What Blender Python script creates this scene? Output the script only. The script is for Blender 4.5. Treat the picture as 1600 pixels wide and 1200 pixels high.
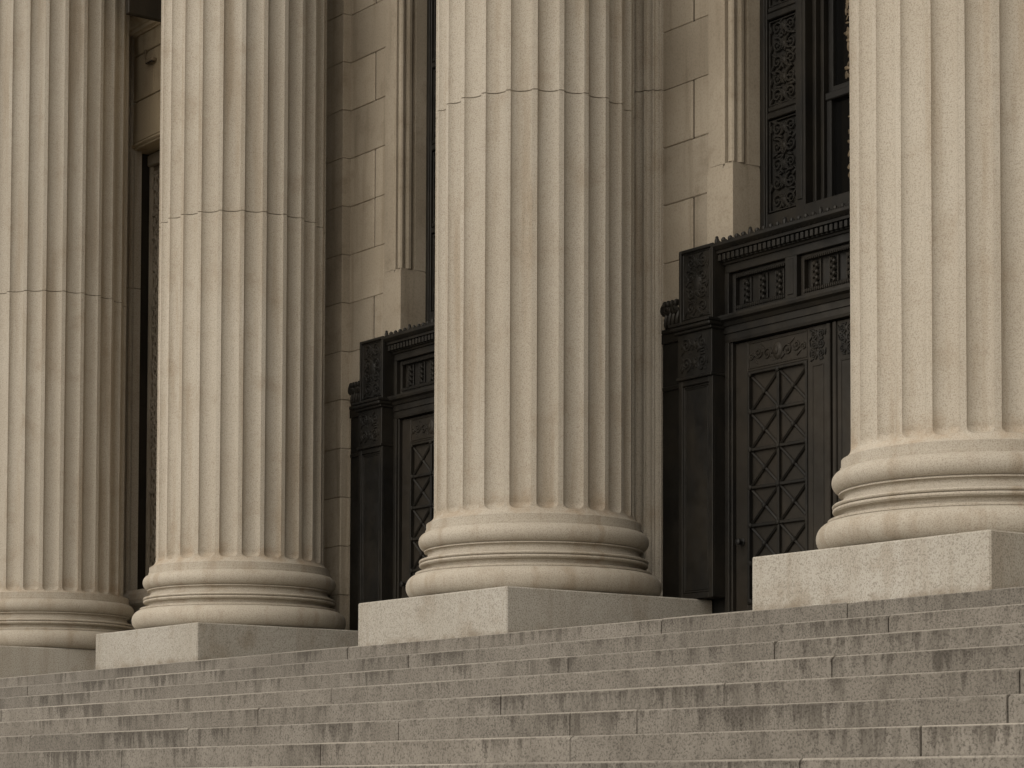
import bpy, math, random
from mathutils import Vector, Matrix, noise

# ------------------------------------------------------------------ scene, camera, light
sc = bpy.context.scene
for o in list(bpy.data.objects):
    bpy.data.objects.remove(o)
C = sc.collection
R_ = math.radians

EYE = 1.5885                       # eye height above the plaza
cd = bpy.data.cameras.new('camera'); cam = bpy.data.objects.new('camera', cd); C.objects.link(cam)
YAW, PITCH, ROLL = 0.935, 0.04553, 0.00336
F0 = Vector((-math.sin(YAW), math.cos(YAW), 0)); R0 = Vector((math.cos(YAW), math.sin(YAW), 0)); U0 = Vector((0, 0, 1))
Fv = F0*math.cos(PITCH) + U0*math.sin(PITCH); Uv = -F0*math.sin(PITCH) + U0*math.cos(PITCH)
Rv = R0*math.cos(ROLL) + Uv*math.sin(ROLL); Uv = -R0*math.sin(ROLL) + Uv*math.cos(ROLL)
M = Matrix((Rv, Uv, -Fv)).transposed().to_4x4(); M.translation = Vector((0, 0, EYE))
cam.matrix_world = M
cd.sensor_width = 36; cd.lens = 3649.2/1600*36; cd.shift_y = (1073.5-600)/1600
cd.clip_start = .1; cd.clip_end = 3000
sc.camera = cam

SUN_EL, SUN_AZ = R_(34), R_(0)   # azimuth measured from the street side (-Y) towards -X
w = bpy.data.worlds.new("World"); sc.world = w; w.use_nodes = True
nt = w.node_tree; bg = nt.nodes['Background']
sky = nt.nodes.new('ShaderNodeTexSky'); sky.sky_type = 'NISHITA'; sky.sun_disc = False
sundir = Vector((math.sin(SUN_AZ)*math.cos(SUN_EL), -math.cos(SUN_AZ)*math.cos(SUN_EL), math.sin(SUN_EL)))
sky.sun_elevation = SUN_EL; sky.sun_rotation = math.atan2(sundir.x, sundir.y)
sky.air_density = 1.0; sky.dust_density = 2.0; sky.ozone_density = .6
hs_ = nt.nodes.new('ShaderNodeHueSaturation'); hs_.inputs['Saturation'].default_value = .10; hs_.inputs['Value'].default_value = .74
tint = nt.nodes.new('ShaderNodeMix'); tint.data_type = 'RGBA'; tint.blend_type = 'MULTIPLY'; tint.inputs[0].default_value = 1; tint.inputs[7].default_value = (1.0, .94, .86, 1)
nt.links.new(sky.outputs[0], hs_.inputs['Color']); nt.links.new(hs_.outputs[0], tint.inputs[6]); 
cloud = nt.nodes.new('ShaderNodeMix'); cloud.data_type = 'RGBA'; cloud.inputs[0].default_value = .75; cloud.inputs[7].default_value = (3.15, 2.88, 2.50, 1)   # even cloud layer
nt.links.new(tint.outputs[2], cloud.inputs[6]); nt.links.new(cloud.outputs[2], bg.inputs[0])   # a grey overcast sky; bg.inputs[1].default_value = .15
sl = bpy.data.lights.new('sun', 'SUN'); sl.energy = .75; sl.angle = R_(100); sl.color = (1, .98, .95)
so = bpy.data.objects.new('sun', sl); C.objects.link(so); so.rotation_euler = (-sundir).to_track_quat('-Z', 'Y').to_euler()
sc.view_settings.view_transform = 'Standard'; sc.view_settings.look = 'None'
sc.view_settings.gamma = 1; sc.view_settings.use_curve_mapping = False
sc.view_settings.exposure = -1.13

# ------------------------------------------------------------------ dimensions (metres, z = 0 is the plaza)
Z0 = 1.1665 + EYE                  # landing
ZT = 1.5056 + EYE                  # top of the plinths
RISE, TREAD = .145, .4478
PITCHX = 4.6253
COLX = [-19.2481 - PITCHX + .50, -19.2481, -14.6228, -9.9975]
WALLX = [-19.2481 - PITCHX, -19.2481, -14.6228, -9.9975, -9.9975 + PITCHX]
W = 12.0                           # wall face
def Z(h): return h + EYE           # height given above the eye

# ------------------------------------------------------------------ materials
def mat(name):
    m = bpy.data.materials.new(name); m.use_nodes = True
    n = m.node_tree.nodes; return m, n, m.node_tree.links, n['Principled BSDF']
def node(n, t, **k):
    x = n.new(t)
    for a, b in k.items():
        if a in x.inputs.keys() if isinstance(a, str) else False: x.inputs[a].default_value = b
        else: setattr(x, a, b)
    return x
def tex(n, l, src, sc_=(1, 1, 1), loc=(0, 0, 0), scale=1., detail=3., rough=.55):
    mp = n.new('ShaderNodeMapping'); mp.inputs['Scale'].default_value = sc_; mp.inputs['Location'].default_value = loc
    l.new(src, mp.inputs[0]); t = n.new('ShaderNodeTexNoise')
    t.inputs['Scale'].default_value = scale; t.inputs['Detail'].default_value = detail; t.inputs['Roughness'].default_value = rough
    l.new(mp.outputs[0], t.inputs['Vector']); return t.outputs['Fac']
def ramp(n, l, src, a, b, va=0., vb=1.):
    r = n.new('ShaderNodeMapRange'); r.interpolation_type = 'SMOOTHSTEP'
    for i, v in zip(('From Min', 'From Max', 'To Min', 'To Max'), (a, b, va, vb)): r.inputs[i].default_value = v
    l.new(src, r.inputs['Value']); return r.outputs['Result']
def mix(n, l, fac, a, b, blend='MIX'):
    x = n.new('ShaderNodeMix'); x.data_type = 'RGBA'; x.blend_type = blend
    for s, v in ((x.inputs['Factor'], fac), (x.inputs[6], a), (x.inputs[7], b)):
        if hasattr(v, 'links'): l.new(v, s)
        else: s.default_value = (*v, 1) if isinstance(v, tuple) else v
    return x.outputs[2]
def math_(n, l, op, a, b=None):
    x = n.new('ShaderNodeMath'); x.operation = op
    for i, v in enumerate((a, b)):
        if v is None: continue
        if hasattr(v, 'links'): l.new(v, x.inputs[i])
        else: x.inputs[i].default_value = v
    return x.outputs[0]
def stone(name, a, b, stain, speck=.35, streak=.5, grain=70, rough=.85, blot=.5, bump=.25, drips=False, lo=.34, zst=()):
    m, n, l, p = mat(name)
    pos = n.new('ShaderNodeNewGeometry').outputs['Position']
    col = mix(n, l, ramp(n, l, tex(n, l, pos, scale=.9, detail=5), .35, .65), a, b)
    st = tex(n, l, pos, sc_=(5, 5, .35), scale=1.3, detail=4)
    col = mix(n, l, math_(n, l, 'MULTIPLY', ramp(n, l, st, .5, .72), streak), col, stain)
    bl = tex(n, l, pos, scale=3.2, detail=6, rough=.65, loc=(7, 3, 1))
    col = mix(n, l, math_(n, l, 'MULTIPLY', ramp(n, l, bl, .5, .75), blot), col, stain)
    g = tex(n, l, pos, scale=grain, detail=4, rough=.7)
    col = mix(n, l, math_(n, l, 'MULTIPLY', ramp(n, l, g, .36, .54, 1, 0), speck), col, tuple(x*.45 for x in stain))
    g2 = tex(n, l, pos, scale=grain*1.7, detail=2, loc=(3, 9, 4))
    col = mix(n, l, math_(n, l, 'MULTIPLY', ramp(n, l, g2, .5, .7), speck*.7), col, tuple(min(1, x*1.3) for x in b))
    if drips:
        ob = n.new('ShaderNodeTexCoord').outputs['Object']
        sx = n.new('ShaderNodeSeparateXYZ'); l.new(ob, sx.inputs[0])
        sp = n.new('ShaderNodeSeparateXYZ'); l.new(pos, sp.inputs[0])
        cx = n.new('ShaderNodeCombineXYZ'); l.new(sx.outputs[0], cx.inputs[0])
        l.new(math_(n, l, 'MULTIPLY', sx.outputs[2], .12), cx.inputs[2])
        oi = n.new('ShaderNodeObjectInfo'); l.new(math_(n, l, 'MULTIPLY', oi.outputs['Location'] if False else sp.outputs[1], 0.0), cx.inputs[1])
        off = n.new('ShaderNodeVectorMath'); off.operation = 'MULTIPLY_ADD'
        l.new(oi.outputs['Location'], off.inputs[0]); off.inputs[1].default_value = (0, 13.7, 0); l.new(cx.outputs[0], off.inputs[2])
        s1 = tex(n, l, off.outputs[0], sc_=(15, 1, 9), scale=1, detail=3, rough=.62)
        s2 = tex(n, l, off.outputs[0], sc_=(.9, 1, .5), scale=1, detail=2, loc=(5, 0, 2))
        v = math_(n, l, 'ADD', s1, math_(n, l, 'MULTIPLY', s2, .95))
        depth = math_(n, l, 'MULTIPLY', sx.outputs[2], -1.9)     # fades away down the riser
        v = math_(n, l, 'SUBTRACT', v, depth)
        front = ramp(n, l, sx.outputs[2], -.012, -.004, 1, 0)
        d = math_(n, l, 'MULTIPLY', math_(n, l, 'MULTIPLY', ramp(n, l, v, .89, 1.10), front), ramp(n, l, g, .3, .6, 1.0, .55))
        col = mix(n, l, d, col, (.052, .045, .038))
        col = mix(n, l, math_(n, l, 'MULTIPLY', ramp(n, l, sx.outputs[2], -.010, -.004, 0, .42), ramp(n, l, s2, .35, .6, .25, .9)), col, (.40, .37, .32))   # worn edges, plus sky light caught by the nosing put into the colour
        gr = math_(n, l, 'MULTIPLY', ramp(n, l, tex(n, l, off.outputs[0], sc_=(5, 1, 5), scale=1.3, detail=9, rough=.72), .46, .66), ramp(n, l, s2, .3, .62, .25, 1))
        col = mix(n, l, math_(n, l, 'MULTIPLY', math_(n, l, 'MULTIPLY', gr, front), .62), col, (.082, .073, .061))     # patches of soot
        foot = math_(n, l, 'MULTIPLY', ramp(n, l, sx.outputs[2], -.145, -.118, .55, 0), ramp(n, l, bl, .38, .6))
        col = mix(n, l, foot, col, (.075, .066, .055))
    if zst:                                                  # rusty staining or grime gathered in a band of height
        sp = n.new('ShaderNodeSeparateXYZ'); l.new(pos, sp.inputs[0])
        for (za, zb, c_, f_) in zst:
            band = math_(n, l, 'MULTIPLY', ramp(n, l, sp.outputs[2], za, zb, 1, 0), ramp(n, l, sp.outputs[2], za-.13, za-.02))
            q = math_(n, l, 'ADD', band, math_(n, l, 'MULTIPLY', tex(n, l, pos, scale=4.5, detail=6, rough=.65, loc=(2, 5, 8)), 1.6))
            q = math_(n, l, 'MULTIPLY', math_(n, l, 'MULTIPLY', ramp(n, l, q, 1.6, 2.1), f_), band)
            col = mix(n, l, q, col, c_)
    oi2 = n.new('ShaderNodeObjectInfo'); rv = ramp(n, l, oi2.outputs['Random'], 0, 1, .94, 1.06)
    col = mix(n, l, 1., col, rv, 'MULTIPLY')
    at = n.new('ShaderNodeAttribute'); at.attribute_name = 'tone'
    col = mix(n, l, 1., col, at.outputs['Color'], 'MULTIPLY')
    l.new(col, p.inputs['Base Color']); p.inputs['Roughness'].default_value = rough; p.inputs['Specular IOR Level'].default_value = .25
    bp = n.new('ShaderNodeBump'); bp.inputs['Strength'].default_value = bump; bp.inputs['Distance'].default_value = .006
    l.new(math_(n, l, 'ADD', g, math_(n, l, 'MULTIPLY', bl, .8)), bp.inputs['Height']); l.new(bp.outputs[0], p.inputs['Normal'])
    return m
MS = dict(
    column=stone('column limestone', (.408, .368, .307), (.443, .406, .346), (.285, .228, .162), speck=.46, streak=.6, grain=115, blot=.45, bump=.3, zst=[(ZT+.64, ZT+1.1, (.29, .205, .125), .45), (ZT+.12, ZT+.3, (.22, .19, .15), .18)]),
    plinth=stone('plinth granite', (.415, .395, .355), (.37, .348, .305), (.26, .22, .17), speck=.6, streak=.45, grain=95, blot=.75, bump=.2, zst=[(Z0-.01, Z0+.16, (.19, .155, .115), .8)]),
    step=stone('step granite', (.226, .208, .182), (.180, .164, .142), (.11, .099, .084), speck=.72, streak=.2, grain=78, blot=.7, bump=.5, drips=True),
    wall=stone('wall limestone', (.40, .35, .278), (.33, .284, .22), (.22, .18, .13), speck=.22, streak=.7, grain=60, blot=.65, bump=.2),
    glow_tinted=stone('glow-tinted limestone', (.45, .375, .26), (.40, .325, .22), (.25, .19, .12), speck=.2, streak=.6, grain=60, blot=.5, bump=.2),  # warm glow in the recessed bay, put into its stone colour
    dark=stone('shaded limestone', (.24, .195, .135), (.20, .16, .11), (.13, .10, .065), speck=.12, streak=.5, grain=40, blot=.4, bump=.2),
    mortar=stone('mortar', (.095, .078, .057), (.08, .065, .048), (.06, .05, .038), speck=.2, streak=.2),
    ground=stone('paving', (.21, .19, .16), (.18, .165, .14), (.13, .115, .10), speck=.4, streak=0, grain=30, blot=.4),
    ceiling=stone('ceiling stone', (.12, .10, .075), (.10, .08, .06), (.07, .055, .04), speck=.1, streak=.3))
def bronze(name, c1, c2, rough=.5):
    m, n, l, p = mat(name)
    pos = n.new('ShaderNodeNewGeometry').outputs['Position']
    t = tex(n, l, pos, sc_=(1, 1, .5), scale=2.6, detail=6, rough=.65)
    col = mix(n, l, ramp(n, l, t, .35, .68), c1, c2)
    at = n.new('ShaderNodeAttribute'); at.attribute_name = 'tone'
    col = mix(n, l, 1., col, at.outputs['Color'], 'MULTIPLY')
    l.new(col, p.inputs['Base Color']); p.inputs['Metallic'].default_value = .25
    l.new(ramp(n, l, tex(n, l, pos, scale=9, detail=5), .3, .7, rough-.08, rough+.15), p.inputs['Roughness'])
    p.inputs['Specular IOR Level'].default_value = .3
    bp = n.new('ShaderNodeBump'); bp.inputs['Strength'].default_value = .15; bp.inputs['Distance'].default_value = .004
    l.new(tex(n, l, pos, scale=25, detail=4), bp.inputs['Height']); l.new(bp.outputs[0], p.inputs['Normal'])
    return m
MS['bronze'] = bronze('dark bronze', (.011, .0105, .0095), (.024, .0205, .0155))
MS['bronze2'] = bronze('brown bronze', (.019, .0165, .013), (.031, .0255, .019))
MS['black'] = bronze('black iron', (.014, .0135, .013), (.02, .019, .017), .45)
MS['tan'] = bronze('tan speckle', (.15, .115, .075), (.22, .17, .11), .6)
gm, gn, gl, gp = mat('window glass'); gp.inputs['Base Color'].default_value = (.004, .004, .004, 1)
gp.inputs['Roughness'].default_value = .12; gp.inputs['Specular IOR Level'].default_value = .35
gb = gn.new('ShaderNodeBump'); gb.inputs['Strength'].default_value = .2; gb.inputs['Distance'].default_value = .01
gl.new(tex(gn, gl, gn.new('ShaderNodeNewGeometry').outputs['Position'], scale=3, detail=1), gb.inputs['Height']); gl.new(gb.outputs[0], gp.inputs['Normal'])
MS['glass'] = gm

# ------------------------------------------------------------------ mesh builder
class MB:
    def __init__(s): s.v = []; s.f = []; s.t = []; s.smooth = []
    def add(s, vs, fs, tone=1., smooth=False):
        b = len(s.v); s.v += [tuple(x) for x in vs]
        for f in fs: s.f.append([b+i for i in f]); s.t.append(tone); s.smooth.append(smooth)
    def box(s, x0, x1, y0, y1, z0, z1, bev=0., tone=1.):
        if bev <= 0:
            vs = [(x, y, z) for z in (z0, z1) for y in (y0, y1) for x in (x0, x1)]
            s.add(vs, [(0, 2, 3, 1), (4, 5, 7, 6), (0, 1, 5, 4), (2, 6, 7, 3), (0, 4, 6, 2), (1, 3, 7, 5)], tone); return
        b = bev; vs = []; fs = []
        def q(p): vs.append(p); return len(vs)-1
        X = (x0, x1); Y = (y0, y1); Zz = (z0, z1); sg = (1, -1)
        ix = {}
        for i in (0, 1):
            for j in (0, 1):
                for k in (0, 1):
                    cx, cy, cz = X[i], Y[j], Zz[k]
                    ix[i, j, k, 0] = q((cx, cy+sg[j]*b, cz+sg[k]*b)); ix[i, j, k, 1] = q((cx+sg[i]*b, cy, cz+sg[k]*b)); ix[i, j, k, 2] = q((cx+sg[i]*b, cy+sg[j]*b, cz))
        for i in (0, 1): fs.append([ix[i, 0, 0, 0], ix[i, 1, 0, 0], ix[i, 1, 1, 0], ix[i, 0, 1, 0]][::(1 if i else -1)])
        for j in (0, 1): fs.append([ix[0, j, 0, 1], ix[1, j, 0, 1], ix[1, j, 1, 1], ix[0, j, 1, 1]][::(-1 if j else 1)])
        for k in (0, 1): fs.append([ix[0, 0, k, 2], ix[1, 0, k, 2], ix[1, 1, k, 2], ix[0, 1, k, 2]][::(1 if k else -1)])
        for i in (0, 1):
            for j in (0, 1): fs.append([ix[i, j, 0, 0], ix[i, j, 1, 0], ix[i, j, 1, 1], ix[i, j, 0, 1]][::(1 if i == j else -1)])
        for i in (0, 1):
            for k in (0, 1): fs.append([ix[i, 0, k, 0], ix[i, 1, k, 0], ix[i, 1, k, 2], ix[i, 0, k, 2]][::(-1 if i == k else 1)])
        for j in (0, 1):
            for k in (0, 1): fs.append([ix[0, j, k, 1], ix[1, j, k, 1], ix[1, j, k, 2], ix[0, j, k, 2]][::(1 if j == k else -1)])
        for i in (0, 1):
            for j in (0, 1):
                for k in (0, 1): fs.append([ix[i, j, k, 0], ix[i, j, k, 1], ix[i, j, k, 2]][::(1 if (i+j+k) % 2 == 1 else -1)])
        s.add(vs, fs, tone)
    def prism_z(s, pts, z0, z1, tone=1., smooth=False):      # closed xy outline (counter-clockwise from above)
        n = len(pts); vs = [(x, y, z0) for x, y in pts] + [(x, y, z1) for x, y in pts]
        s.add(vs, [(i, (i+1) % n, n+(i+1) % n, n+i) for i in range(n)], tone, smooth)
        s.add(vs, [tuple(range(n))[::-1], tuple(range(n, 2*n))], tone)
    def prism_x(s, pts, x0, x1, tone=1.):                    # closed (y,z) outline, drawn along x
        n = len(pts); vs = [(x0, y, z) for y, z in pts] + [(x1, y, z) for y, z in pts]
        s.add(vs, [(i, (i+1) % n, n+(i+1) % n, n+i) for i in range(n)], tone)
        s.add(vs, [tuple(range(n))[::-1], tuple(range(n, 2*n))], tone)
    def lathe(s, prof, cx, cy, zb, seg=96, tone=1.):
        vs = []; fs = []; m = len(prof)
        for a in range(seg):
            t = 2*math.pi*a/seg
            for r, z in prof: vs.append((cx+r*math.cos(t), cy+r*math.sin(t), zb+z))
        for a in range(seg):
            b = (a+1) % seg
            for i in range(m-1): fs.append((a*m+i, b*m+i, b*m+i+1, a*m+i+1))
        s.add(vs, fs, tone, True)
        s.add([vs[a*m] for a in range(seg)], [tuple(range(seg))[::-1]], tone); s.add([vs[a*m+m-1] for a in range(seg)], [tuple(range(seg))], tone)
    def tube(s, pts, rad, seg=6, flat=1., tone=1., cap=True):
        pts = [Vector(p) for p in pts]; n = len(pts); vs = []; fs = []
        for i, p in enumerate(pts):
            t = (pts[min(i+1, n-1)] - pts[max(i-1, 0)]).normalized()
            a = t.cross(Vector((0, 1, 0)));  a = a.normalized() if a.length > 1e-4 else Vector((1, 0, 0)); b = a.cross(t)
            r = rad[i] if isinstance(rad, (list, tuple)) else rad
            for k in range(seg):
                u = 2*math.pi*k/seg; d = a*math.cos(u)*r + b*math.sin(u)*r; d.y *= flat; vs.append(p+d)
        for i in range(n-1):
            for k in range(seg): fs.append((i*seg+k, i*seg+(k+1) % seg, (i+1)*seg+(k+1) % seg, (i+1)*seg+k))
        s.add(vs, fs, tone, True)
        if cap: s.add(vs[:seg], [tuple(range(seg))[::-1]], tone); s.add(vs[-seg:], [tuple(range(seg))], tone)
    def blob(s, c, rx, ry, rz, rot=0., seg=8, rings=5, tone=1.):   # a lens, turned about Y
        vs = []; fs = []; cr, sr = math.cos(rot), math.sin(rot)
        for i in range(1, rings):
            ph = math.pi*i/rings
            for k in range(seg):
                th = 2*math.pi*k/seg
                x, y, z = rx*math.sin(ph)*math.cos(th), ry*math.sin(ph)*math.sin(th), rz*math.cos(ph)
                vs.append((c[0]+x*cr+z*sr, c[1]+y, c[2]-x*sr+z*cr))
        t = len(vs); vs += [(c[0]+rz*sr, c[1], c[2]+rz*cr), (c[0]-rz*sr, c[1], c[2]-rz*cr)]
        for i in range(rings-2):
            for k in range(seg): fs.append((i*seg+k, (i+1)*seg+k, (i+1)*seg+(k+1) % seg, i*seg+(k+1) % seg))
        for k in range(seg):
            fs.append((t, k, (k+1) % seg)); fs.append((t+1, (rings-2)*seg+(k+1) % seg, (rings-2)*seg+k))
        s.add(vs, fs, tone, True)
    def build(s, name, m, parent=None, origin=None):
        me = bpy.data.meshes.new(name); ov = Vector(origin) if origin else Vector()
        if parent is not None and origin is None: ov = parent.matrix_world.translation.copy() if parent.matrix_world.translation.length else parent.location.copy()
        pl = Vector()
        if parent is not None:
            q = parent
            while q is not None: pl += q.location; q = q.parent
        base = ov if origin else pl
        me.from_pydata([tuple(Vector(v)-base) for v in s.v], [], s.f)
        me.polygons.foreach_set('use_smooth', s.smooth)
        ca = me.color_attributes.new('tone', 'FLOAT_COLOR', 'CORNER'); d = []
        for p, t in zip(me.polygons, s.t): d += [t, t, t, 1.]*p.loop_total
        ca.data.foreach_set('color', d)
        if any(s.smooth): me.set_sharp_from_angle(angle=R_(32))
        me.materials.append(m); o = bpy.data.objects.new(name, me); C.objects.link(o)
        if parent is not None: o.parent = parent
        o.location = base - pl
        return o
def thing(name, label, cat, loc, group=None):
    o = bpy.data.objects.new(name, None); o.empty_display_size = .3; C.objects.link(o); o.location = loc
    o['label'] = label; o['category'] = cat; o['kind'] = 'thing'
    if group: o['group'] = group
    return o
def copy_tree(o, parent=None):
    n = o.copy(); C.objects.link(n)
    if parent is not None: n.parent = parent
    for ch in list(o.children): copy_tree(ch, n)
    return n
def rnd(a, b): return random.uniform(a, b)
def tn(v=.05): return 1 + rnd(-v, v)
random.seed(4)

# ------------------------------------------------------------------ setting: plaza and portico floor
g = MB(); g.add([(-900, -900, 0), (900, -900, 0), (900, 900, 0), (-900, 900, 0)], [(0, 1, 2, 3)])
o = g.build('plaza', MS['ground']); o['kind'] = 'structure'
g = MB(); g.box(-60, 20, 10.42, 12.6, Z0-.4, Z0-.004); o = g.build('portico_floor', MS['step'], None, (0, 10, Z0)); o['kind'] = 'structure'

# ------------------------------------------------------------------ the flight of steps
flight = thing('stone_staircase', 'broad flight of weathered grey granite steps streaked with dark drips below the columns', 'staircase', (-15, 5, 0))
JPX = {1: [53, 424, 542, 748, 1033.5], 2: [177, 343, 637.6, 1389], 3: [96, 887.6], 4: [2, 517, 1300], 5: [145, 403, 782, 1131.5],
       6: [47, 293, 623, 891, 996, 1574.7], 7: [190, 501, 891, 1438.7], 8: [770, 250, 1250]}
JX = {}
for i, pxs in JPX.items():         # joint positions measured along each riser
    y = 10 - (i-1)*TREAD; JX[i] = [-y*math.tan(YAW - math.atan((px-800)/3649.2)) for px in pxs]
for i in range(1, 20):
    zt = Z0 - (i-1)*RISE; yf = 10 - (i-1)*TREAD
    js = sorted(JX.get(i, []))
    if not js: js = [-16 + rnd(-.8, .8)]
    while js[0] > -46: js.insert(0, js[0] - rnd(1.5, 2.9))
    while js[-1] < 9: js.append(js[-1] + rnd(1.5, 2.9))
    m = MB()
    for a, b in zip(js, js[1:]):
        dy = rnd(-.003, .003)
        dz = rnd(-.003, .002); bv = rnd(.006, .011); tone = tn(.11); n = max(4, int((b-a)/.09)); vs = []; fs = []
        for q in range(n+1):                                   # worn, slightly chipped nosing
            x = a+.0045+(b-a-.009)*q/n; e1, e2 = rnd(-.0018, .0018), rnd(0, .003); ch = rnd(.006, .016) if random.random() < .035 else 0
            if q in (0, n) and random.random() < .5: ch = rnd(.004, .018)
            vs += [(x, yf+dy, zt-RISE-.02), (x, yf+dy+e1*.4, zt+dz-bv-e2-ch), (x, yf+dy+.003+ch*.3, zt+dz-bv*.35-e1*.5-ch*.6), (x, yf+dy+bv+e2+ch, zt+dz), (x, yf+TREAD+.03, zt+dz), (x, yf+TREAD+.03, zt-RISE-.02)]
        for q in range(n):
            for k in range(6): fs.append((q*6+k, q*6+6+k, q*6+6+(k+1) % 6, q*6+(k+1) % 6))
        fs += [tuple(range(6)), tuple(range(n*6, n*6+6))[::-1]]
        m.add(vs, [f[::-1] for f in fs], tone)
    m.box(js[0], js[-1], yf+.03, yf+TREAD, zt-RISE-.03, zt-.02)
    m.build('step', MS['step'], flight, (0, yf, zt))

# ------------------------------------------------------------------ columns
BASE = []
def arc(cx, cz, rx, rz, a0, a1, n):
    return [(cx+rx*math.cos(R_(a0+(a1-a0)*k/n)), cz+rz*math.sin(R_(a0+(a1-a0)*k/n))) for k in range(n+1)]
BASE += arc(.907, .1, .098, .098, -80, 80, 14)
BASE += [(.930, .199), (.931, .213), (.926, .2155), (.868, .222)]
BASE += [(.856, .230), (.848, .240), (.852, .250), (.868, .259), (.893, .2605)]
BASE += arc(.889, .275, .012, .012, -80, 80, 6) + [(.878, .2885)] + arc(.886, .302, .017, .013, -75, 80, 6)
BASE += [(.876, .3165), (.858, .326), (.840, .340), (.830, .355), (.829, .364), (.836, .372), (.850, .376), (.862, .377), (.862, .3865), (.850, .388)]
BASE += arc(.838, .458, .068, .070, -78, 74, 14)
BASE += [(.853, .5265), (.853, .546), (.846, .5485), (.846, .597), (.842, .5995)]
def sstep(t): t = min(1, max(0, t)); return t*t*(3-2*t)
NF = 24
JS = [-1.231, -1.12, -1.0] + [-math.cos(math.pi*k/14) for k in range(1, 14)] + [1.0, 1.12]   # across one flute, in half widths
SUB = len(JS)
FL_END, FW, FD = .643, .0835, .054     # where the flutes end, half width of a flute, depth
def shaft_r(h):                        # plain radius of the shaft above the plinth
    if h < .665: return .787 + .050*(1-min(1, (h-.60)/.065))**2
    return .787 + .004*sstep((h-.7)/4)*0
def shaft_mesh(h0, h1, fine):
    m = MB(); zs = []
    if fine:
        zs = [.599, .602, .608, .615, .622, .629, .636] + [FL_END+FW*.7*(k/22)**1.7 for k in range(23)] + [.76, .82]
        zs += [1.2, 2., 3.]
    else: zs = [h0+.3, h0+2, h0+4]
    hs = ([h0, h0+.004, h0+.03] if not fine else []) + zs + [h1-.03, h1-.004, h1]
    n = NF*SUB; vs = []; fs = []
    for h in hs:
        R = shaft_r(h)
        if (not fine and h == h0) or h == h1: R -= .020
        for k in range(NF):
            for j in range(SUB):
                sfl = JS[j]*.787/R if abs(JS[j]) > 1.01 else JS[j]; th = 2*math.pi*(k+.5)/NF + (JS[j] if abs(JS[j]) < 1.01 else JS[j])*FW/.787
                d = 0.
                if abs(sfl) < 1:
                    zc = FL_END + FW*.7; q = 1 - sfl*sfl
                    if h < zc: q = 1 - abs(sfl)**2.5 - ((zc-h)/(FW*.7))**2.5 if h > FL_END else 0
                    d = FD*max(0, q)**.5
                r = R - d; vs.append((r*math.sin(th - math.pi/NF), -r*math.cos(th - math.pi/NF), h))
    for i in range(len(hs)-1):
        for k in range(n): fs.append((i*n+k, i*n+(k+1) % n, (i+1)*n+(k+1) % n, (i+1)*n+k))
    m.add(vs, fs, 1., True)
    m.add(vs[:n], [tuple(range(n))[::-1]]); m.add(vs[-n:], [tuple(range(n))])
    return m
COL_LABELS = ['fluted limestone column cut off by the left edge of the photo',
              'fluted limestone column standing between the recessed bay and the farther bronze doorway',
              'fluted limestone column standing between the two dark bronze doorways, its joint near the top',
              'largest and nearest fluted limestone column on the right, hiding half the nearer doorway']
def make_column(x):
    t = thing('fluted_column', COL_LABELS[0], 'column', (x, 11, Z0), 'fluted columns along the top of the steps')
    p = MB(); p.box(x-1.0, x+1.0, 10.004, 11.99, Z0-.02, ZT, .010); p.build('plinth', MS['plinth'], t)
    b = MB(); b.lathe(BASE, x, 11, ZT, 160); b.build('base', MS['column'], t)
    d = shaft_mesh(.599, 3.84, True); o = d.build('drum', MS['column'], None, (0, 0, 0)); o.parent = t; o.location = (0, 0, ZT-Z0)
    d = shaft_mesh(3.84, 10.3, False); o = d.build('drum', MS['column'], None, (0, 0, 0)); o.parent = t; o.location = (0, 0, ZT-Z0)
    return t
col0 = make_column(COLX[0])
for k, x in enumerate(COLX):
    c_ = col0 if k == 0 else copy_tree(col0)
    c_.location.x = x; c_['label'] = COL_LABELS[k]
    for ch in c_.children:
        if ch.name.startswith('drum'): ch.rotation_euler.z = R_((5, 7.5, .5, -1)[k])

for ch in col0.children:
    if ch.name.startswith('plinth'): ch.location.x -= .09
    if ch.name.startswith('drum'): ch.location.z -= .03

# ------------------------------------------------------------------ the facade wall behind the columns
wallt = thing('portico_wall', 'pale coursed limestone wall with pilasters and moulded window surrounds behind the columns', 'wall', (-16, W, Z0))
CH = .4705; ZJ = Z(6.128)          # a bed joint
def courses(m, x0, x1, zb, ztp, vj=None, jset=(4, 2, 0, -2, -4, -6, 6, 8, 10), y=W, dep=.10):
    k0 = math.floor((zb-ZJ)/CH)
    for k in range(k0, math.ceil((ztp-ZJ)/CH)):
        a, b = max(zb, ZJ+k*CH), min(ztp, ZJ+(k+1)*CH)
        if b-a < .02: continue
        cuts = [x0] + ([vj] if vj is not None and k in jset else []) + [x1]
        for p, q in zip(cuts, cuts[1:]):
            m.box(p+(.011 if p != x0 else 0), q-(.011 if q != x1 else 0), y+rnd(-.001, .001), y+dep, a+.0012, b-.0012, rnd(.004, .009), tn(.12))
ZTOP = Z(11.6)
wm = MB(); mo = MB()
def mir(c, a, b): return (c+PITCHX-b, c+PITCHX-a)
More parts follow.
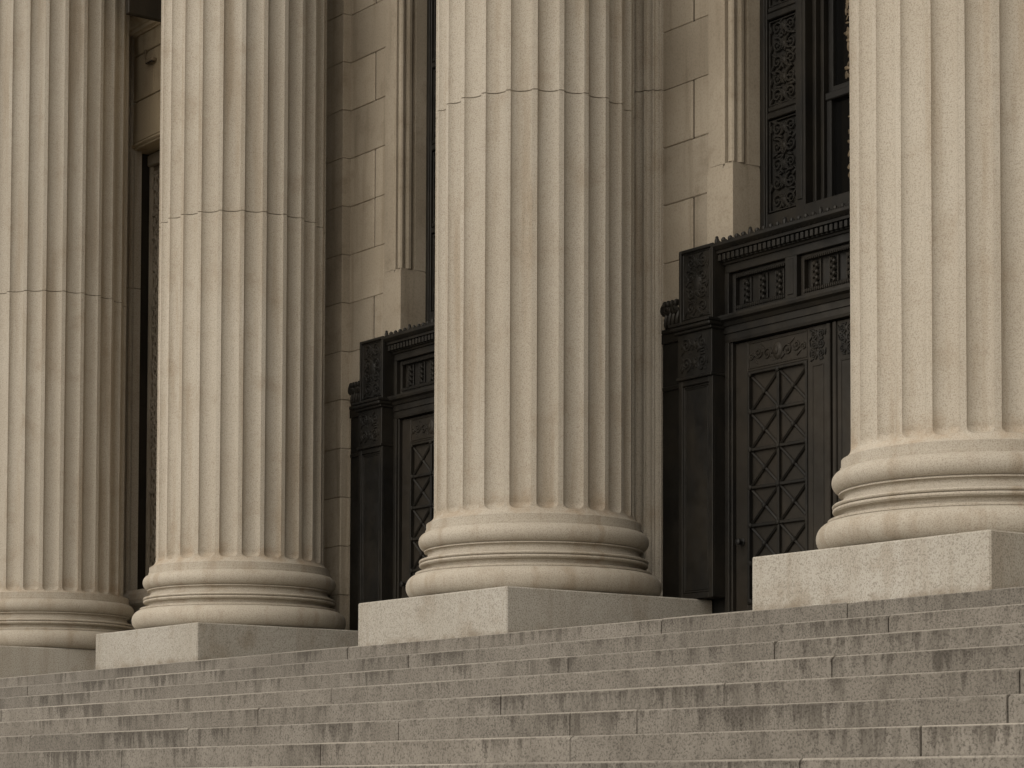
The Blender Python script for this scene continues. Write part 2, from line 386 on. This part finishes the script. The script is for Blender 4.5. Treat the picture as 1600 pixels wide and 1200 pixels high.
for i, c in enumerate(WALLX[:-1]):
    first = (i == 0)
    if not first:
        for (a, b, vj) in ((c+.30, c+.954, c+.756), (*mir(c, .30, .954), c+PITCHX-.756)):
            wm = MB(); courses(wm, a, b, Z0, ZTOP, vj, *([(9, 7, 5, 3, 1, -1, -2, -4, -6)] if i == 1 else [])); wm.build('coursed_masonry', MS['wall'], wallt)
            mo.box(a, b, W+.014, W+.30, Z0, ZTOP-.01)
    else:                                                     # recessed bay at the far left
        wm = MB(); zs = [Z(7.29), Z(7.76), Z(8.28), Z(8.52)]
        for a, b in zip(zs, zs[1:]):
            js = [c+.30, c+.86, c+2.2, c+3.4, c+PITCHX-.3] if abs(a-Z(7.76)) < .01 else [c+.30, c+1.5, c+2.9, c+PITCHX-.3]
            for p, q in zip(js, js[1:]): wm.box(p+.004, q-.004, W, W+.2, a+.005, b-.005, .009, tn(.06))
        mo.box(c+.30, c+PITCHX-.3, W+.02, W+.4, Z(7.30), ZTOP)
        wm.build('coursed_masonry', MS['glow_tinted'], wallt)
mo.build('mortar_bed', MS['mortar'], wallt)

# pilasters behind the columns
def fluted_pilaster(c, hw=.41, dp=.20):
    m = MB(); out = []; N = 260
    for k in range(N+1):
        a = math.pi*k/N; d = 0.
        s_ = (k/N*13.0) % 1.0; u = (s_-.5)/.38
        if abs(u) < 1: d = .022*(1-u*u)**.6
        out.append((c - (hw-d)*math.cos(a), W+.02 - (dp+.02-d)*math.sin(a)))
    out += [(c+hw, W+.1), (c-hw, W+.1)]
    for a, b in ((ZT+.14, Z(5.655)), (Z(5.663), ZTOP)): m.prism_z(out, a, b, tn(.02))
    ins = [(c-(hw-.03)*math.cos(math.pi*k/24), W+.02-(dp-.01)*math.sin(math.pi*k/24)) for k in range(25)] + [(c+hw-.03, W+.1), (c-hw+.03, W+.1)]
    m.prism_z(ins, Z(5.64), Z(5.68), .5)
    prof = [(.0, .0), (.0, .025), (.022, .03), (.034, .05), (.034, .085), (.022, .105), (.004, .115), (.0, .14)]
    for (d0, z0), (d1, z1) in zip(prof, prof[1:]):
        if z1-z0 < .001: continue
        r = max(d0, d1)
        m.prism_z([(c-(hw+r)*math.cos(math.pi*k/40), W+.02-(dp+.02+r)*math.sin(math.pi*k/40)) for k in range(41)] + [(c+hw+r, W+.1), (c-hw-r, W+.1)], ZT-.01+z0, ZT-.01+z1+.001)
    m.build('fluted_pilaster', MS['column'], wallt)
for i, c in enumerate(WALLX[:-1]):
    if i == 1:
        m = MB(); courses(m, c-.33, c+.33, Z0, ZTOP, None, (), 11.91, .2); m.build('block_pilaster', MS['wall'], wallt)
        m = MB(); m.box(c-.318, c+.318, 11.925, W+.2, Z0, ZTOP-.02); m.build('mortar_bed', MS['mortar'], wallt)
    else: fluted_pilaster(c)

# moulded stone surrounds of the windows, with plain stop blocks at the foot
ARCH = [(.954, 12.26), (.954, 11.986), (.990, 11.984), (.992, 11.978), (1.120, 11.976), (1.128, 11.982), (1.150, 11.984), (1.153, 12.028), (1.178, 12.030),
        (1.184, 11.988), (1.20, 11.974), (1.222, 11.970), (1.240, 11.975), (1.250, 11.990), (1.247, 12.010), (1.226, 12.018), (1.226, 12.034),
        (1.246, 12.042), (1.258, 12.060), (1.258, 12.085), (1.246, 12.104), (1.224, 12.112), (1.224, 12.138), (1.247, 12.142), (1.25, 12.26)]
def surround(c, flip=False):
    f = (lambda pts: [(c+PITCHX-x, y) for x, y in pts][::-1]) if flip else (lambda pts: [(c+x, y) for x, y in pts])
    m = MB(); m.prism_z(f(ARCH), Z(4.90), ZTOP-.03)
    blk = [(.954, 12.27), (.954, 11.972), (1.2485, 11.972), (1.2525, 11.976), (1.2525, 12.27)]
    m.prism_z(f(blk), Z(4.2), Z(4.845), 1.02)
    for dz, ins in ((0, .0), (.018, .008), (.036, .016)):      # the moulding dies into the block over a small splay
        pts = [(1.13+ins, 12.26), (1.13+ins, 11.974+ins*.6), (1.2515-ins*.5, 11.974+ins*.6), (1.2515-ins*.5, 12.26)]
        m.prism_z(f(pts), Z(4.845)+dz, Z(4.845)+dz+.0185)
    m.prism_z(f([(.955, 12.26), (.955, 11.98), (1.13, 11.98), (1.13, 12.26)]), Z(4.848), Z(4.899))
    m.build('window_surround', MS['wall'], wallt)
for c in WALLX[1:-1]: surround(c); surround(c, True)

# recessed bay at the far left: base course, lintel, reveal, carved panel, cornice and the beam above
c = WALLX[0]
m = MB(); xa, xb = c-.5, c+PITCHX-.4
m.prism_x([(W-.02, Z0), (W-.02, Z(1.88)), (W+.2, Z(1.88)), (W+.2, Z0)][::-1], xa, xb)
pr = [(W+.3, Z(1.88)), (W-.01, Z(1.88)), (W-.01, Z(1.93)), (W+.03, Z(1.95)), (W+.035, Z(2.0)), (W+.01, Z(2.045)), (W-.02, Z(2.06)), (W-.055, Z(2.09)), (W-.065, Z(2.13)), (W-.06, Z(2.19)), (W-.03, Z(2.235)), (W+.02, Z(2.25)), (W+.3, Z(2.25))]
m.prism_x(pr[::-1], c+.28, xb); m.build('base_moulding', MS['column'], wallt)
m = MB()
m.prism_x([(W+.4, Z(7.29)), (W, Z(7.29)), (W-.018, Z(7.28)), (W-.022, Z(7.262)), (W-.01, Z(7.248)), (W+.004, Z(7.245)), (W+.006, Z(7.225)), (W+.4, Z(7.225))][::-1], c+.30, xb)
m.build('lintel', MS['glow_tinted'], wallt)
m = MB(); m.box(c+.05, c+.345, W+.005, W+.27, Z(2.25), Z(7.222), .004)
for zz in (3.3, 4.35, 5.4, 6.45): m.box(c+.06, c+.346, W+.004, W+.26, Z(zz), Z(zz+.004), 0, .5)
m.build('reveal', MS['bronze2'], wallt)  # shade of the recess put into the colour, dark bronze instead of stone
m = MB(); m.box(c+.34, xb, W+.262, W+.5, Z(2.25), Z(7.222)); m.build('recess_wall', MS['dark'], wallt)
m = MB(); prof = [(0, .27), (0, .236), (.006, .230), (.020, .230), (.024, .240), (.032, .240), (.036, .232), (.044, .232), (.048, .27)]
m = MB(); m.prism_z([(c+.343+x, W+y) for x, y in prof], Z(2.25), Z(7.1)); m.box(c+.346, xb, W+.20, W+.265, Z(7.08), Z(7.21), .01)
m.build('frame_moulding', MS['wall'], wallt)
m = MB(); zc = 2.35; rr = random.Random(8)
while zc < 6.95:
    for sgn in (-1, 1):
        pts = [(c+.50 + sgn*(.012+.075*math.sin(a*.5))*math.cos(a*.35+.3), W+.248, Z(zc+.16*a/6.28)) for a in [k*.5 for k in range(13)]]
        m.tube(pts, .013, 5, .8)
        for k in range(4): m.blob((c+.50+sgn*rr.uniform(.02, .095), W+.25, Z(zc+rr.uniform(0, .16))), .014, .014, .034, rr.uniform(-1.2, 1.2), 6, 4)
    zc += .155
for zz in (2.3, 3.35, 3.62, 4.4, 5.45, 6.5, 6.98): m.box(c+.40, c+.60, W+.238, W+.265, Z(zz), Z(zz+.035), .006)
m.box(c+.60, c+.63, W+.235, W+.265, Z(2.26), Z(7.0), .006)
m.build('carved_panel', MS['wall'], wallt)
m = MB()
co = [(W+.4, Z(8.50)), (W-.02, Z(8.50)), (W-.03, Z(8.52)), (W-.05, Z(8.53)), (W-.052, Z(8.57)), (W-.07, Z(8.58)), (W-.07, Z(8.60)), (W-.10, Z(8.63)), (W-.13, Z(8.655)), (W-.135, Z(8.67)), (W-.135, Z(8.76)), (W+.4, Z(8.76))]
m.prism_x(co[::-1], c-.5, xb); m.build('cornice', MS['glow_tinted'], wallt)
m = MB(); m.box(c+1.42, c+1.50, 11.36, W-.14, Z(8.37), Z(11.6), .006); m.build('ceiling_beam', MS['bronze2'], wallt)
m = MB(); m.box(-60, 20, 9.7, 13.5, Z(11.6), Z(14.5)); m.build('entablature', MS['wall'], wallt)
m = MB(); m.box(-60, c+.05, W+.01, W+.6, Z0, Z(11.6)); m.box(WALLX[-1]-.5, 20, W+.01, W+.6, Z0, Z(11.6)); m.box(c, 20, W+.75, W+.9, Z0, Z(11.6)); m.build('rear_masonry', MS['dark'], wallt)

# small lamp bracket under the cornice
lx, lz = c+.86, Z(8.14)
lt = thing('wall_lamp', 'small brown lamp bracket fixed high on the stone wall of the recessed bay', 'lamp', (lx, W, lz))
m = MB(); m.tube([(lx-.17, W-.01, lz+.13), (lx-.13, W-.04, lz+.06), (lx-.07, W-.06, lz)], .010, 8); m.box(lx-.19, lx-.15, W-.03, W, lz+.11, lz+.15, .004); m.build('arm', MS['dark'], lt)
m = MB(); m.box(lx-.09, lx+.09, W-.07, W-.02, lz-.035, lz+.01, .010); m.box(lx-.08, lx+.08, W-.03, W, lz-.025, lz+.005, .004); m.build('lamp_head', MS['dark'], lt)
m = MB(); m.box(lx-.075, lx+.075, W-.065, W-.03, lz-.042, lz-.03, .003); m.build('lens', MS['glass'], lt)

# ------------------------------------------------------------------ ornament helpers
def spiral(m, cx, y, cz, r, turns, start, sgn, rad, lift=.3, n=22):
    pts = []
    for k in range(n+1):
        t = k/n; a = start + sgn*turns*2*math.pi*t; q = r*(1-t*.88)
        pts.append((cx+q*math.cos(a), y-rad*lift, cz+q*math.sin(a)))
    m.tube(pts, [rad*(1-.45*k/n) for k in range(n+1)], 6, .9); m.blob((pts[-1][0], y-rad*lift, pts[-1][2]), rad*1.3, rad*1.1, rad*1.3, 0, 6, 4)
def scrolls(m, x0, x1, y, z0, z1, rg, size=None, rad=.008, leaves=3):
    w_, h_ = x1-x0, z1-z0; s_ = size or min(w_, h_)*.25; cx = (x0+x1)/2
    rows = max(1, round(h_/(2.1*s_)))
    for r in range(rows):
        cz = z0 + (r+.5)*h_/rows; nx = max(1, round(w_/2/(2.1*s_)))
        for k in range(nx):
            for sg in (-1, 1):
                x = cx + sg*(k+.5)*w_/2/nx; d = 1 if (r+k) % 2 else -1
                spiral(m, x, y, cz, s_*.92, 1.5, rg.uniform(0, .6) + (math.pi/2 if d > 0 else -math.pi/2), sg*d, rad)
                for q in range(leaves):
                    a = rg.uniform(0, 6.28); m.blob((x+s_*math.cos(a), y, cz+s_*math.sin(a)), rad*1.0, rad*1.3, rad*2.8, a, 6, 4)
        m.blob((cx, y, cz), rad*2.2, rad*1.5, rad*2.6, 0, 8, 5)
        for a in range(6): m.blob((cx+rad*3*math.cos(a*1.047), y, cz+rad*3*math.sin(a*1.047)), rad*.9, rad*1.1, rad*1.6, -a*1.047+1.57, 6, 4)
def frame(m, x0, x1, y0, y1, z0, z1, wd, bev=.004, tone=1.):
    m.box(x0, x0+wd, y0, y1, z0, z1, bev, tone); m.box(x1-wd, x1, y0, y1, z0, z1, bev, tone)
    m.box(x0+wd-.001, x1-wd+.001, y0+.001, y1, z0, z0+wd, bev, tone); m.box(x0+wd-.001, x1-wd+.001, y0+.001, y1, z1-wd, z1, bev, tone)
def mould(m, prof, x0, x1): m.prism_x(prof[::-1], x0, x1)

# ------------------------------------------------------------------ bronze doorway (built for the nearer bay, then copied)
def make_doorway(c):
    B, B2 = MS['bronze'], MS['bronze2']; rg = random.Random(3)
    t = thing('bronze_doorway', 'nearer dark bronze doorway with latticed door leaf, seen between the two right-hand columns', 'doorway', (c+2.31, W, Z0), 'bronze doorways behind the columns')
    for flip in (0, 1):
        X = (lambda a: c+a) if not flip else (lambda a: c+2*2.3126-a)
        def bx(m, a, b, *r, **k): m.box(min(X(a), X(b)), max(X(a), X(b)), *r, **k)
        def fr(m, a, b, *r): frame(m, min(X(a), X(b)), max(X(a), X(b)), *r)
        m = MB(); bx(m, .44, .79, 11.95, 12.06, ZT-.01, Z(3.58), bev=.004); bx(m, .445, .79, 11.93, 12.06, Z(3.58), Z(3.66), bev=.006); bx(m, .465, .79, 11.91, 12.05, Z(3.655), Z(3.69), bev=.008)
        bx(m, .45, .79, 11.935, 12.0, Z(3.20), Z(3.235), bev=.006)
        m.build('outer_strip', B, t)
        m = MB()                                               # scroll bracket standing on the strip
        for k, xx in enumerate((.54, .585, .63, .68)):
            spiral(m, X(xx), 11.90-.012*(k % 2), Z(3.83), .05, 1.2, 1.2, 1 if not flip else -1, .020, .3, 16)
            m.blob((X(xx+.02), 11.90, Z(3.75)), .022, .035, .07, .25, 8, 6); m.blob((X(xx+.01), 11.885, Z(3.875)), .020, .028, .030, 0, 8, 5)
        bx(m, .49, .72, 11.925, 12.03, Z(3.688), Z(3.80), bev=.01); bx(m, .70, .80, 11.90, 11.99, Z(3.69), Z(3.86), bev=.02)
        m.build('scroll_bracket', B, t)
        # pier
        p = MB(); bx(p, .785, 1.185, 11.84, 12.055, ZT+.004, Z(3.222), bev=.004); bx(p, .785, 1.185, 12.0, 12.055, Z0-.01, ZT+.005)
        fr(p, .785, 1.186, 11.822, 11.845, ZT+.003, Z(3.221), .045); fr(p, .832, 1.138, 11.831, 11.845, ZT+.05, Z(3.17), .012); fr(p, .852, 1.118, 11.834, 11.845, ZT+.07, Z(3.15), .006)
        pier = p.build('pier', B, t)
        m = MB(); bx(m, .775, 1.192, 11.80, 12.0, Z(3.220), Z(3.245), bev=.006); bx(m, .785, 1.186, 11.815, 12.0, Z(3.243), Z(3.585), bev=.004)
        xs = sorted((X(.80), X(1.17))); scrolls(m, xs[0], xs[1], 11.815, Z(3.27), Z(3.56), rg, .062, .011, 4)
        bx(m, .76, 1.20, 11.79, 12.0, Z(3.584), Z(3.61), bev=.006); bx(m, .745, 1.21, 11.765, 12.0, Z(3.608), Z(3.645), bev=.010); bx(m, .74, 1.214, 11.755, 12.0, Z(3.643), Z(3.665), bev=.004)
        m.build('capital', B, pier)
        m = MB(); bx(m, .787, 1.185, 11.84, 12.055, Z(3.66), Z(4.245), bev=.004); fr(m, .787, 1.186, 11.822, 11.845, Z(3.662), Z(4.25), .026); fr(m, .826, 1.146, 11.832, 11.845, Z(3.70), Z(4.215), .008)
        xs = sorted((X(.845), X(1.128))); scrolls(m, xs[0], xs[1], 11.84, Z(3.72), Z(4.2), rg, .064, .010, 4)
        m.blob((X(.986), 11.84, Z(3.97)), .055, .016, .075, 0, 12, 6)
        m.build('relief_panel', B, pier)
        m = MB(); bx(m, 1.187, 1.235, 11.945, 12.1, Z0-.01, Z(3.478), bev=.004); bx(m, 1.232, 1.255, 11.965, 12.1, Z0-.01, Z(3.477), bev=.004); m.build('jamb', B, t)
    xl, xr = c+1.186, c+2*2.3126-1.186
    # lintel with its mouldings
    m = MB(); mould(m, [(12.1, Z(3.478)), (11.955, Z(3.478)), (11.95, Z(3.50)), (11.95, Z(3.545)), (11.938, Z(3.548)), (11.938, Z(3.60)), (11.925, Z(3.603)), (11.91, Z(3.63)), (11.88, Z(3.645)), (11.875, Z(3.665)), (11.875, Z(3.682)), (12.1, Z(3.682))], xl-.01, xr+.01)
    m.build('lintel', B, t)
    # frieze of three sunk panels
    x_ = xl+.045; pw = (xr-xl-.09-2*.125)/3
    m = MB(); m.box(xl, xr, 12.03, 12.1, Z(3.68), Z(4.09))
    m.box(xl, xr, 11.949, 12.04, Z(4.02), Z(4.09), .004); m.box(xl+.001, xr-.001, 11.948, 12.04, Z(3.681), Z(3.70), .003)
    m.box(xl, x_, 11.945, 12.04, Z(3.699), Z(4.021), .004); m.box(xr-.045, xr, 11.945, 12.04, Z(3.699), Z(4.021), .004)
    for k in (1, 2):
        a = x_ + k*pw + (k-1)*.125; m.box(a, a+.125, 11.942, 12.04, Z(3.699), Z(4.022), .005); m.box(a+.03, a+.095, 11.936, 11.95, Z(3.73), Z(4.0), .005)
    fz = m.build('frieze', B, t)
    for k in range(3):
        a = x_ + k*(pw+.125); m = MB()
        frame(m, a, a+pw, 11.985, 12.035, Z(3.70), Z(4.02), .035, .006); nb = 3
        for q in range(26): m.blob((a+.05+(pw-.1)*q/25, 11.982, Z(3.745)), .009, .010, .018, 0, 6, 4); m.blob((a+.05+(pw-.1)*q/25, 11.982, Z(3.985)), .008, .009, .013, 0, 6, 4)
        for q in range(nb):
            xc = a + pw*(q+.75)/(nb+.5)
            for h in range(8): m.blob((xc+.012*(-1)**h, 12.015, Z(3.785+.023*h)), .022, .020, .02, .6*(-1)**h, 6, 4)
            m.box(xc-.05, xc-.036, 12.012, 12.032, Z(3.77), Z(3.97), .004); m.box(xc+.036, xc+.05, 12.012, 12.032, Z(3.77), Z(3.97), .004)
        m.build('sunk_panel', B if k == 0 else B2, fz)
    # cornice with dentils and cresting
    xa_, xb_ = xl-.008, xr+.008
    m = MB(); mould(m, [(12.1, Z(4.085)), (11.93, Z(4.085)), (11.925, Z(4.10)), (11.905, Z(4.104)), (11.905, Z(4.16)), (11.865, Z(4.165)), (11.862, Z(4.185)), (11.835, Z(4.20)), (11.822, Z(4.215)), (11.82, Z(4.236)), (11.86, Z(4.24)), (12.24, Z(4.24))], xa_, xb_)
    n = 44
    for k in range(n): m.box(xa_+.012+(xb_-xa_-.024)*k/n, xa_+.012+(xb_-xa_-.024)*(k+.62)/n, 11.872, 11.91, Z(4.108), Z(4.158), .003)
    for k in range(n): m.blob((xa_+.03+(xb_-xa_-.06)*k/(n-1), 11.855, Z(4.197)), .011, .012, .012, 0, 6, 4)
    cn = m.build('cornice', B, t)
    m = MB()
    for k in range(30):
        xx = xa_+.03+(xb_-xa_-.06)*k/29; big = k % 5 == 0
        m.blob((xx, 11.85, Z(4.255)), .022, .018, .035 if big else .022, 0, 8, 5); m.blob((xx+.028, 11.85, Z(4.245)), .014, .012, .012, 0, 6, 4)
        if big: m.blob((xx, 11.85, Z(4.285)), .014, .014, .014, 0, 6, 4)
    m.build('cresting', B, cn)
    # door leaves
    mid = c+2.3126
    for flip in (0, 1):
        X = (lambda a: c+a) if not flip else (lambda a: c+2*2.3126-a)
        def bx(m, a, b, *r, **k): m.box(min(X(a), X(b)), max(X(a), X(b)), *r, **k)
        def fr(m, a, b, *r): frame(m, min(X(a), X(b)), max(X(a), X(b)), *r)
        p = MB(); zb, zt_ = Z0+.012, Z(3.47)
        bx(p, 1.256, 2.295, 12.03, 12.09, zb, zt_, bev=.004)
        bx(p, 1.256, 1.392, 12.0, 12.04, zb, zt_, bev=.004); bx(p, 2.052, 2.265, 12.0, 12.04, zb, zt_, bev=.004)
        bx(p, 1.39, 2.054, 12.001, 12.04, Z(3.232), zt_-.001, bev=.004); bx(p, 1.39, 2.054, 12.001, 12.04, zb+.001, Z0+.28, bev=.004)
        bx(p, 2.262, 2.300, 11.985, 12.06, zb, zt_, bev=.006)
        fr(p, 2.10, 2.225, 11.994, 12.02, Z0+.1, Z(3.18), .012)
        leaf = p.build('door_leaf', B2, t)
        m = MB(); xs = sorted((X(1.392), X(2.052)))
        fr(m, 1.392, 2.052, 11.990, 12.035, Z0+.28, Z(3.23), .022)
        zz0, zz1 = Z0+.30, Z(3.21); nr = 6; x0_, x1_ = xs[0]+.022, xs[1]-.022; xm = (x0_+x1_)/2; rh = (zz1-zz0)/nr
        m.box(xm-.013, xm+.013, 12.0, 12.03, zz0, zz1, .005)
        for k in range(1, nr): m.box(x0_, x1_, 12.002, 12.03, zz0+k*rh-.013, zz0+k*rh+.013, .005)
        for k in range(nr):
            for (p0, p1) in ((x0_, xm-.013), (xm+.013, x1_)):
                a0, a1 = zz0+k*rh+.013, zz0+(k+1)*rh-.013
                m.tube([(p0, 12.018, a0), (p1, 12.018, a1)], .011, 4); m.tube([(p0, 12.018, a1), (p1, 12.018, a0)], .011, 4)
                m.blob(((p0+p1)/2, 12.008, (a0+a1)/2), .022, .014, .022, 0, 8, 5)
        for k in range(nr+1):
            for xx in (x0_, xm, x1_): m.blob((xx, 11.998, zz0+k*rh), .022, .012, .022, 0, 8, 5)
        m.build('lattice_panel', B, leaf)
        m = MB(); xs = sorted((X(1.40), X(2.05))); cx_ = sum(xs)/2; zc_ = Z(3.35)
        frame(m, xs[0], xs[1], 11.994, 12.01, Z(3.25), Z(3.452), .010, .003)
        m.blob((cx_, 12.0, zc_), .05, .014, .07, 0, 12, 6); m.blob((cx_, 11.99, zc_), .022, .014, .03, 0, 8, 5)
        for sg in (-1, 1):
            for k, (dx, r_) in enumerate(((.11, .05), (.21, .042), (.285, .03))):
                spiral(m, cx_+sg*dx, 12.0, zc_+(.012 if k % 2 else -.012), r_, 1.4, 0 if sg < 0 else math.pi, sg*(1 if k % 2 else -1), .010)
                m.blob((cx_+sg*(dx-.05), 12.0, zc_+(.05 if k % 2 else -.05)), .010, .010, .035, sg*.9, 6, 4)
        m.build('carved_rail', B2, leaf)
        m = MB(); xs = sorted((X(2.08), X(2.245))); scrolls(m, xs[0], xs[1], 12.0, Z(3.22), Z(3.44), rg, .04, .009, 3)
        m.build('rosette', B, leaf)
        m = MB(); xk = X(1.33); m.lathe([(.0, 0), (.028, .0), (.03, .006), (.012, .012), (.012, .03), (.026, .04), (.026, .055), (.0, .062)], 0, 0, 0, 16)
        m.v = [(xk+a, 12.0-zv, Z(1.93)+b) for a, b, zv in m.v]; m.build('handle', MS['black'], leaf)
    return t

def make_window(c):
    B, K = MS['bronze'], MS['black']; rg = random.Random(5)
    t = thing('bronze_window', 'tall dark bronze window with scrollwork side panels above the nearer doorway', 'window', (c+2.31, 12.3, Z(4.25)), 'bronze windows above the doorways')
    zb, zt_ = Z(4.242), ZTOP-.06
    m = MB()
    for s_ in (0, 1):
        X = (lambda a: c+a) if not s_ else (lambda a: c+2*2.3126-a)
        def bx(mm, a, b, *r, **k): mm.box(min(X(a), X(b)), max(X(a), X(b)), *r, **k)
        bx(m, 1.255, 1.338, 12.25, 12.42, zb, zt_, bev=.006); bx(m, 1.285, 1.325, 12.236, 12.26, zb, zt_, bev=.005)
        bx(m, 1.66, 1.765, 12.25, 12.40, zb, zt_, bev=.006); bx(m, 1.685, 1.738, 12.240, 12.26, zb+.3, zt_, bev=.006)
        bx(m, 1.762, 1.80, 12.33, 12.44, zb, zt_, bev=.006); bx(m, 1.80, 1.835, 12.38, 12.46, zb, zt_, bev=.004)
    m.box(c+1.335, c+2*2.3126-1.335, 12.252, 12.42, zb, Z(4.50), .006)
    fr_ = m.build('window_frame', B, t)
    levels = [4.50, 5.245, 6.03, 6.815, 7.60, 8.385, 9.17, 9.955, 10.74, 11.5]
    for s_ in (0, 1):
        X = (lambda a: c+a) if not s_ else (lambda a: c+2*2.3126-a)
        xs = sorted((X(1.336), X(1.662))); m = MB(); m.box(xs[0], xs[1], 12.30, 12.38, zb+.25, zt_)
        for a, b in zip(levels, levels[1:]):
            m.box(xs[0], xs[1], 12.256, 12.305, Z(b)-.0, Z(b)+.05, .006); m.box(xs[0], xs[1], 12.262, 12.305, Z(b)+.055, Z(b)+.10, .010)
            z0_, z1_ = Z(a)+.11 if a > 4.5 else Z(a)+.02, Z(b)-.015
            scrolls(m, xs[0]+.012, xs[1]-.012, 12.288, z0_, z1_, rg, .068, .012, 5)
            frame(m, xs[0]+.002, xs[1]-.002, 12.275, 12.305, z0_-.005, z1_+.005, .012, .003)
        m.build('scrollwork_panel', MS['bronze'], t)
    x0_, x1_ = c+1.835, c+2*2.3126-1.835
    m = MB(); frame(m, x0_, x1_, 12.41, 12.47, Z(4.50), Z(5.36), .05, .006); m.box(x0_, x1_, 12.395, 12.46, Z(5.30), Z(5.36), .008)
    frame(m, x0_, x1_, 12.43, 12.49, Z(5.361), zt_, .05, .006)
    sash = m.build('sash', K, t)
    m = MB(); m.box(x0_+.05, x1_-.05, 12.45, 12.456, Z(4.55), Z(5.30)); m.box(x0_+.05, x1_-.05, 12.462, 12.468, Z(5.40), zt_-.06); m.build('pane', MS['glass'], sash)
                                                               # scattered tan flecks set just in front of the panes
    for (z0_, z1_, xs_) in ((4.6, 5.28, 2.045), (5.42, 6.9, 2.00)):
        z = z0_; m = MB()
        while z < z1_:
            for k in range(20):
                m.blob((c+xs_+rg.uniform(0, .55), 12.447 if z0_ < 5 else 12.458, Z(z+rg.uniform(0, .05))), rg.uniform(.008, .016), .004, rg.uniform(.016, .034), rg.uniform(-1.5, 1.5), 6, 4, rg.uniform(.5, 1.1))
            z += .03
        m.build('tan_flecks', MS['tan'], t)
    return t
d0 = make_doorway(WALLX[2]); w0 = make_window(WALLX[2])
d1 = copy_tree(d0); d1.location.x -= PITCHX; d1['label'] = 'farther dark bronze doorway, narrowly visible between the second and third columns'
w1 = copy_tree(w0); w1.location.x -= PITCHX; w1['label'] = 'farther dark bronze window, a thin strip of scrollwork left of the middle column'
print('objects', len(bpy.data.objects), 'faces', sum(len(m.polygons) for m in bpy.data.meshes))
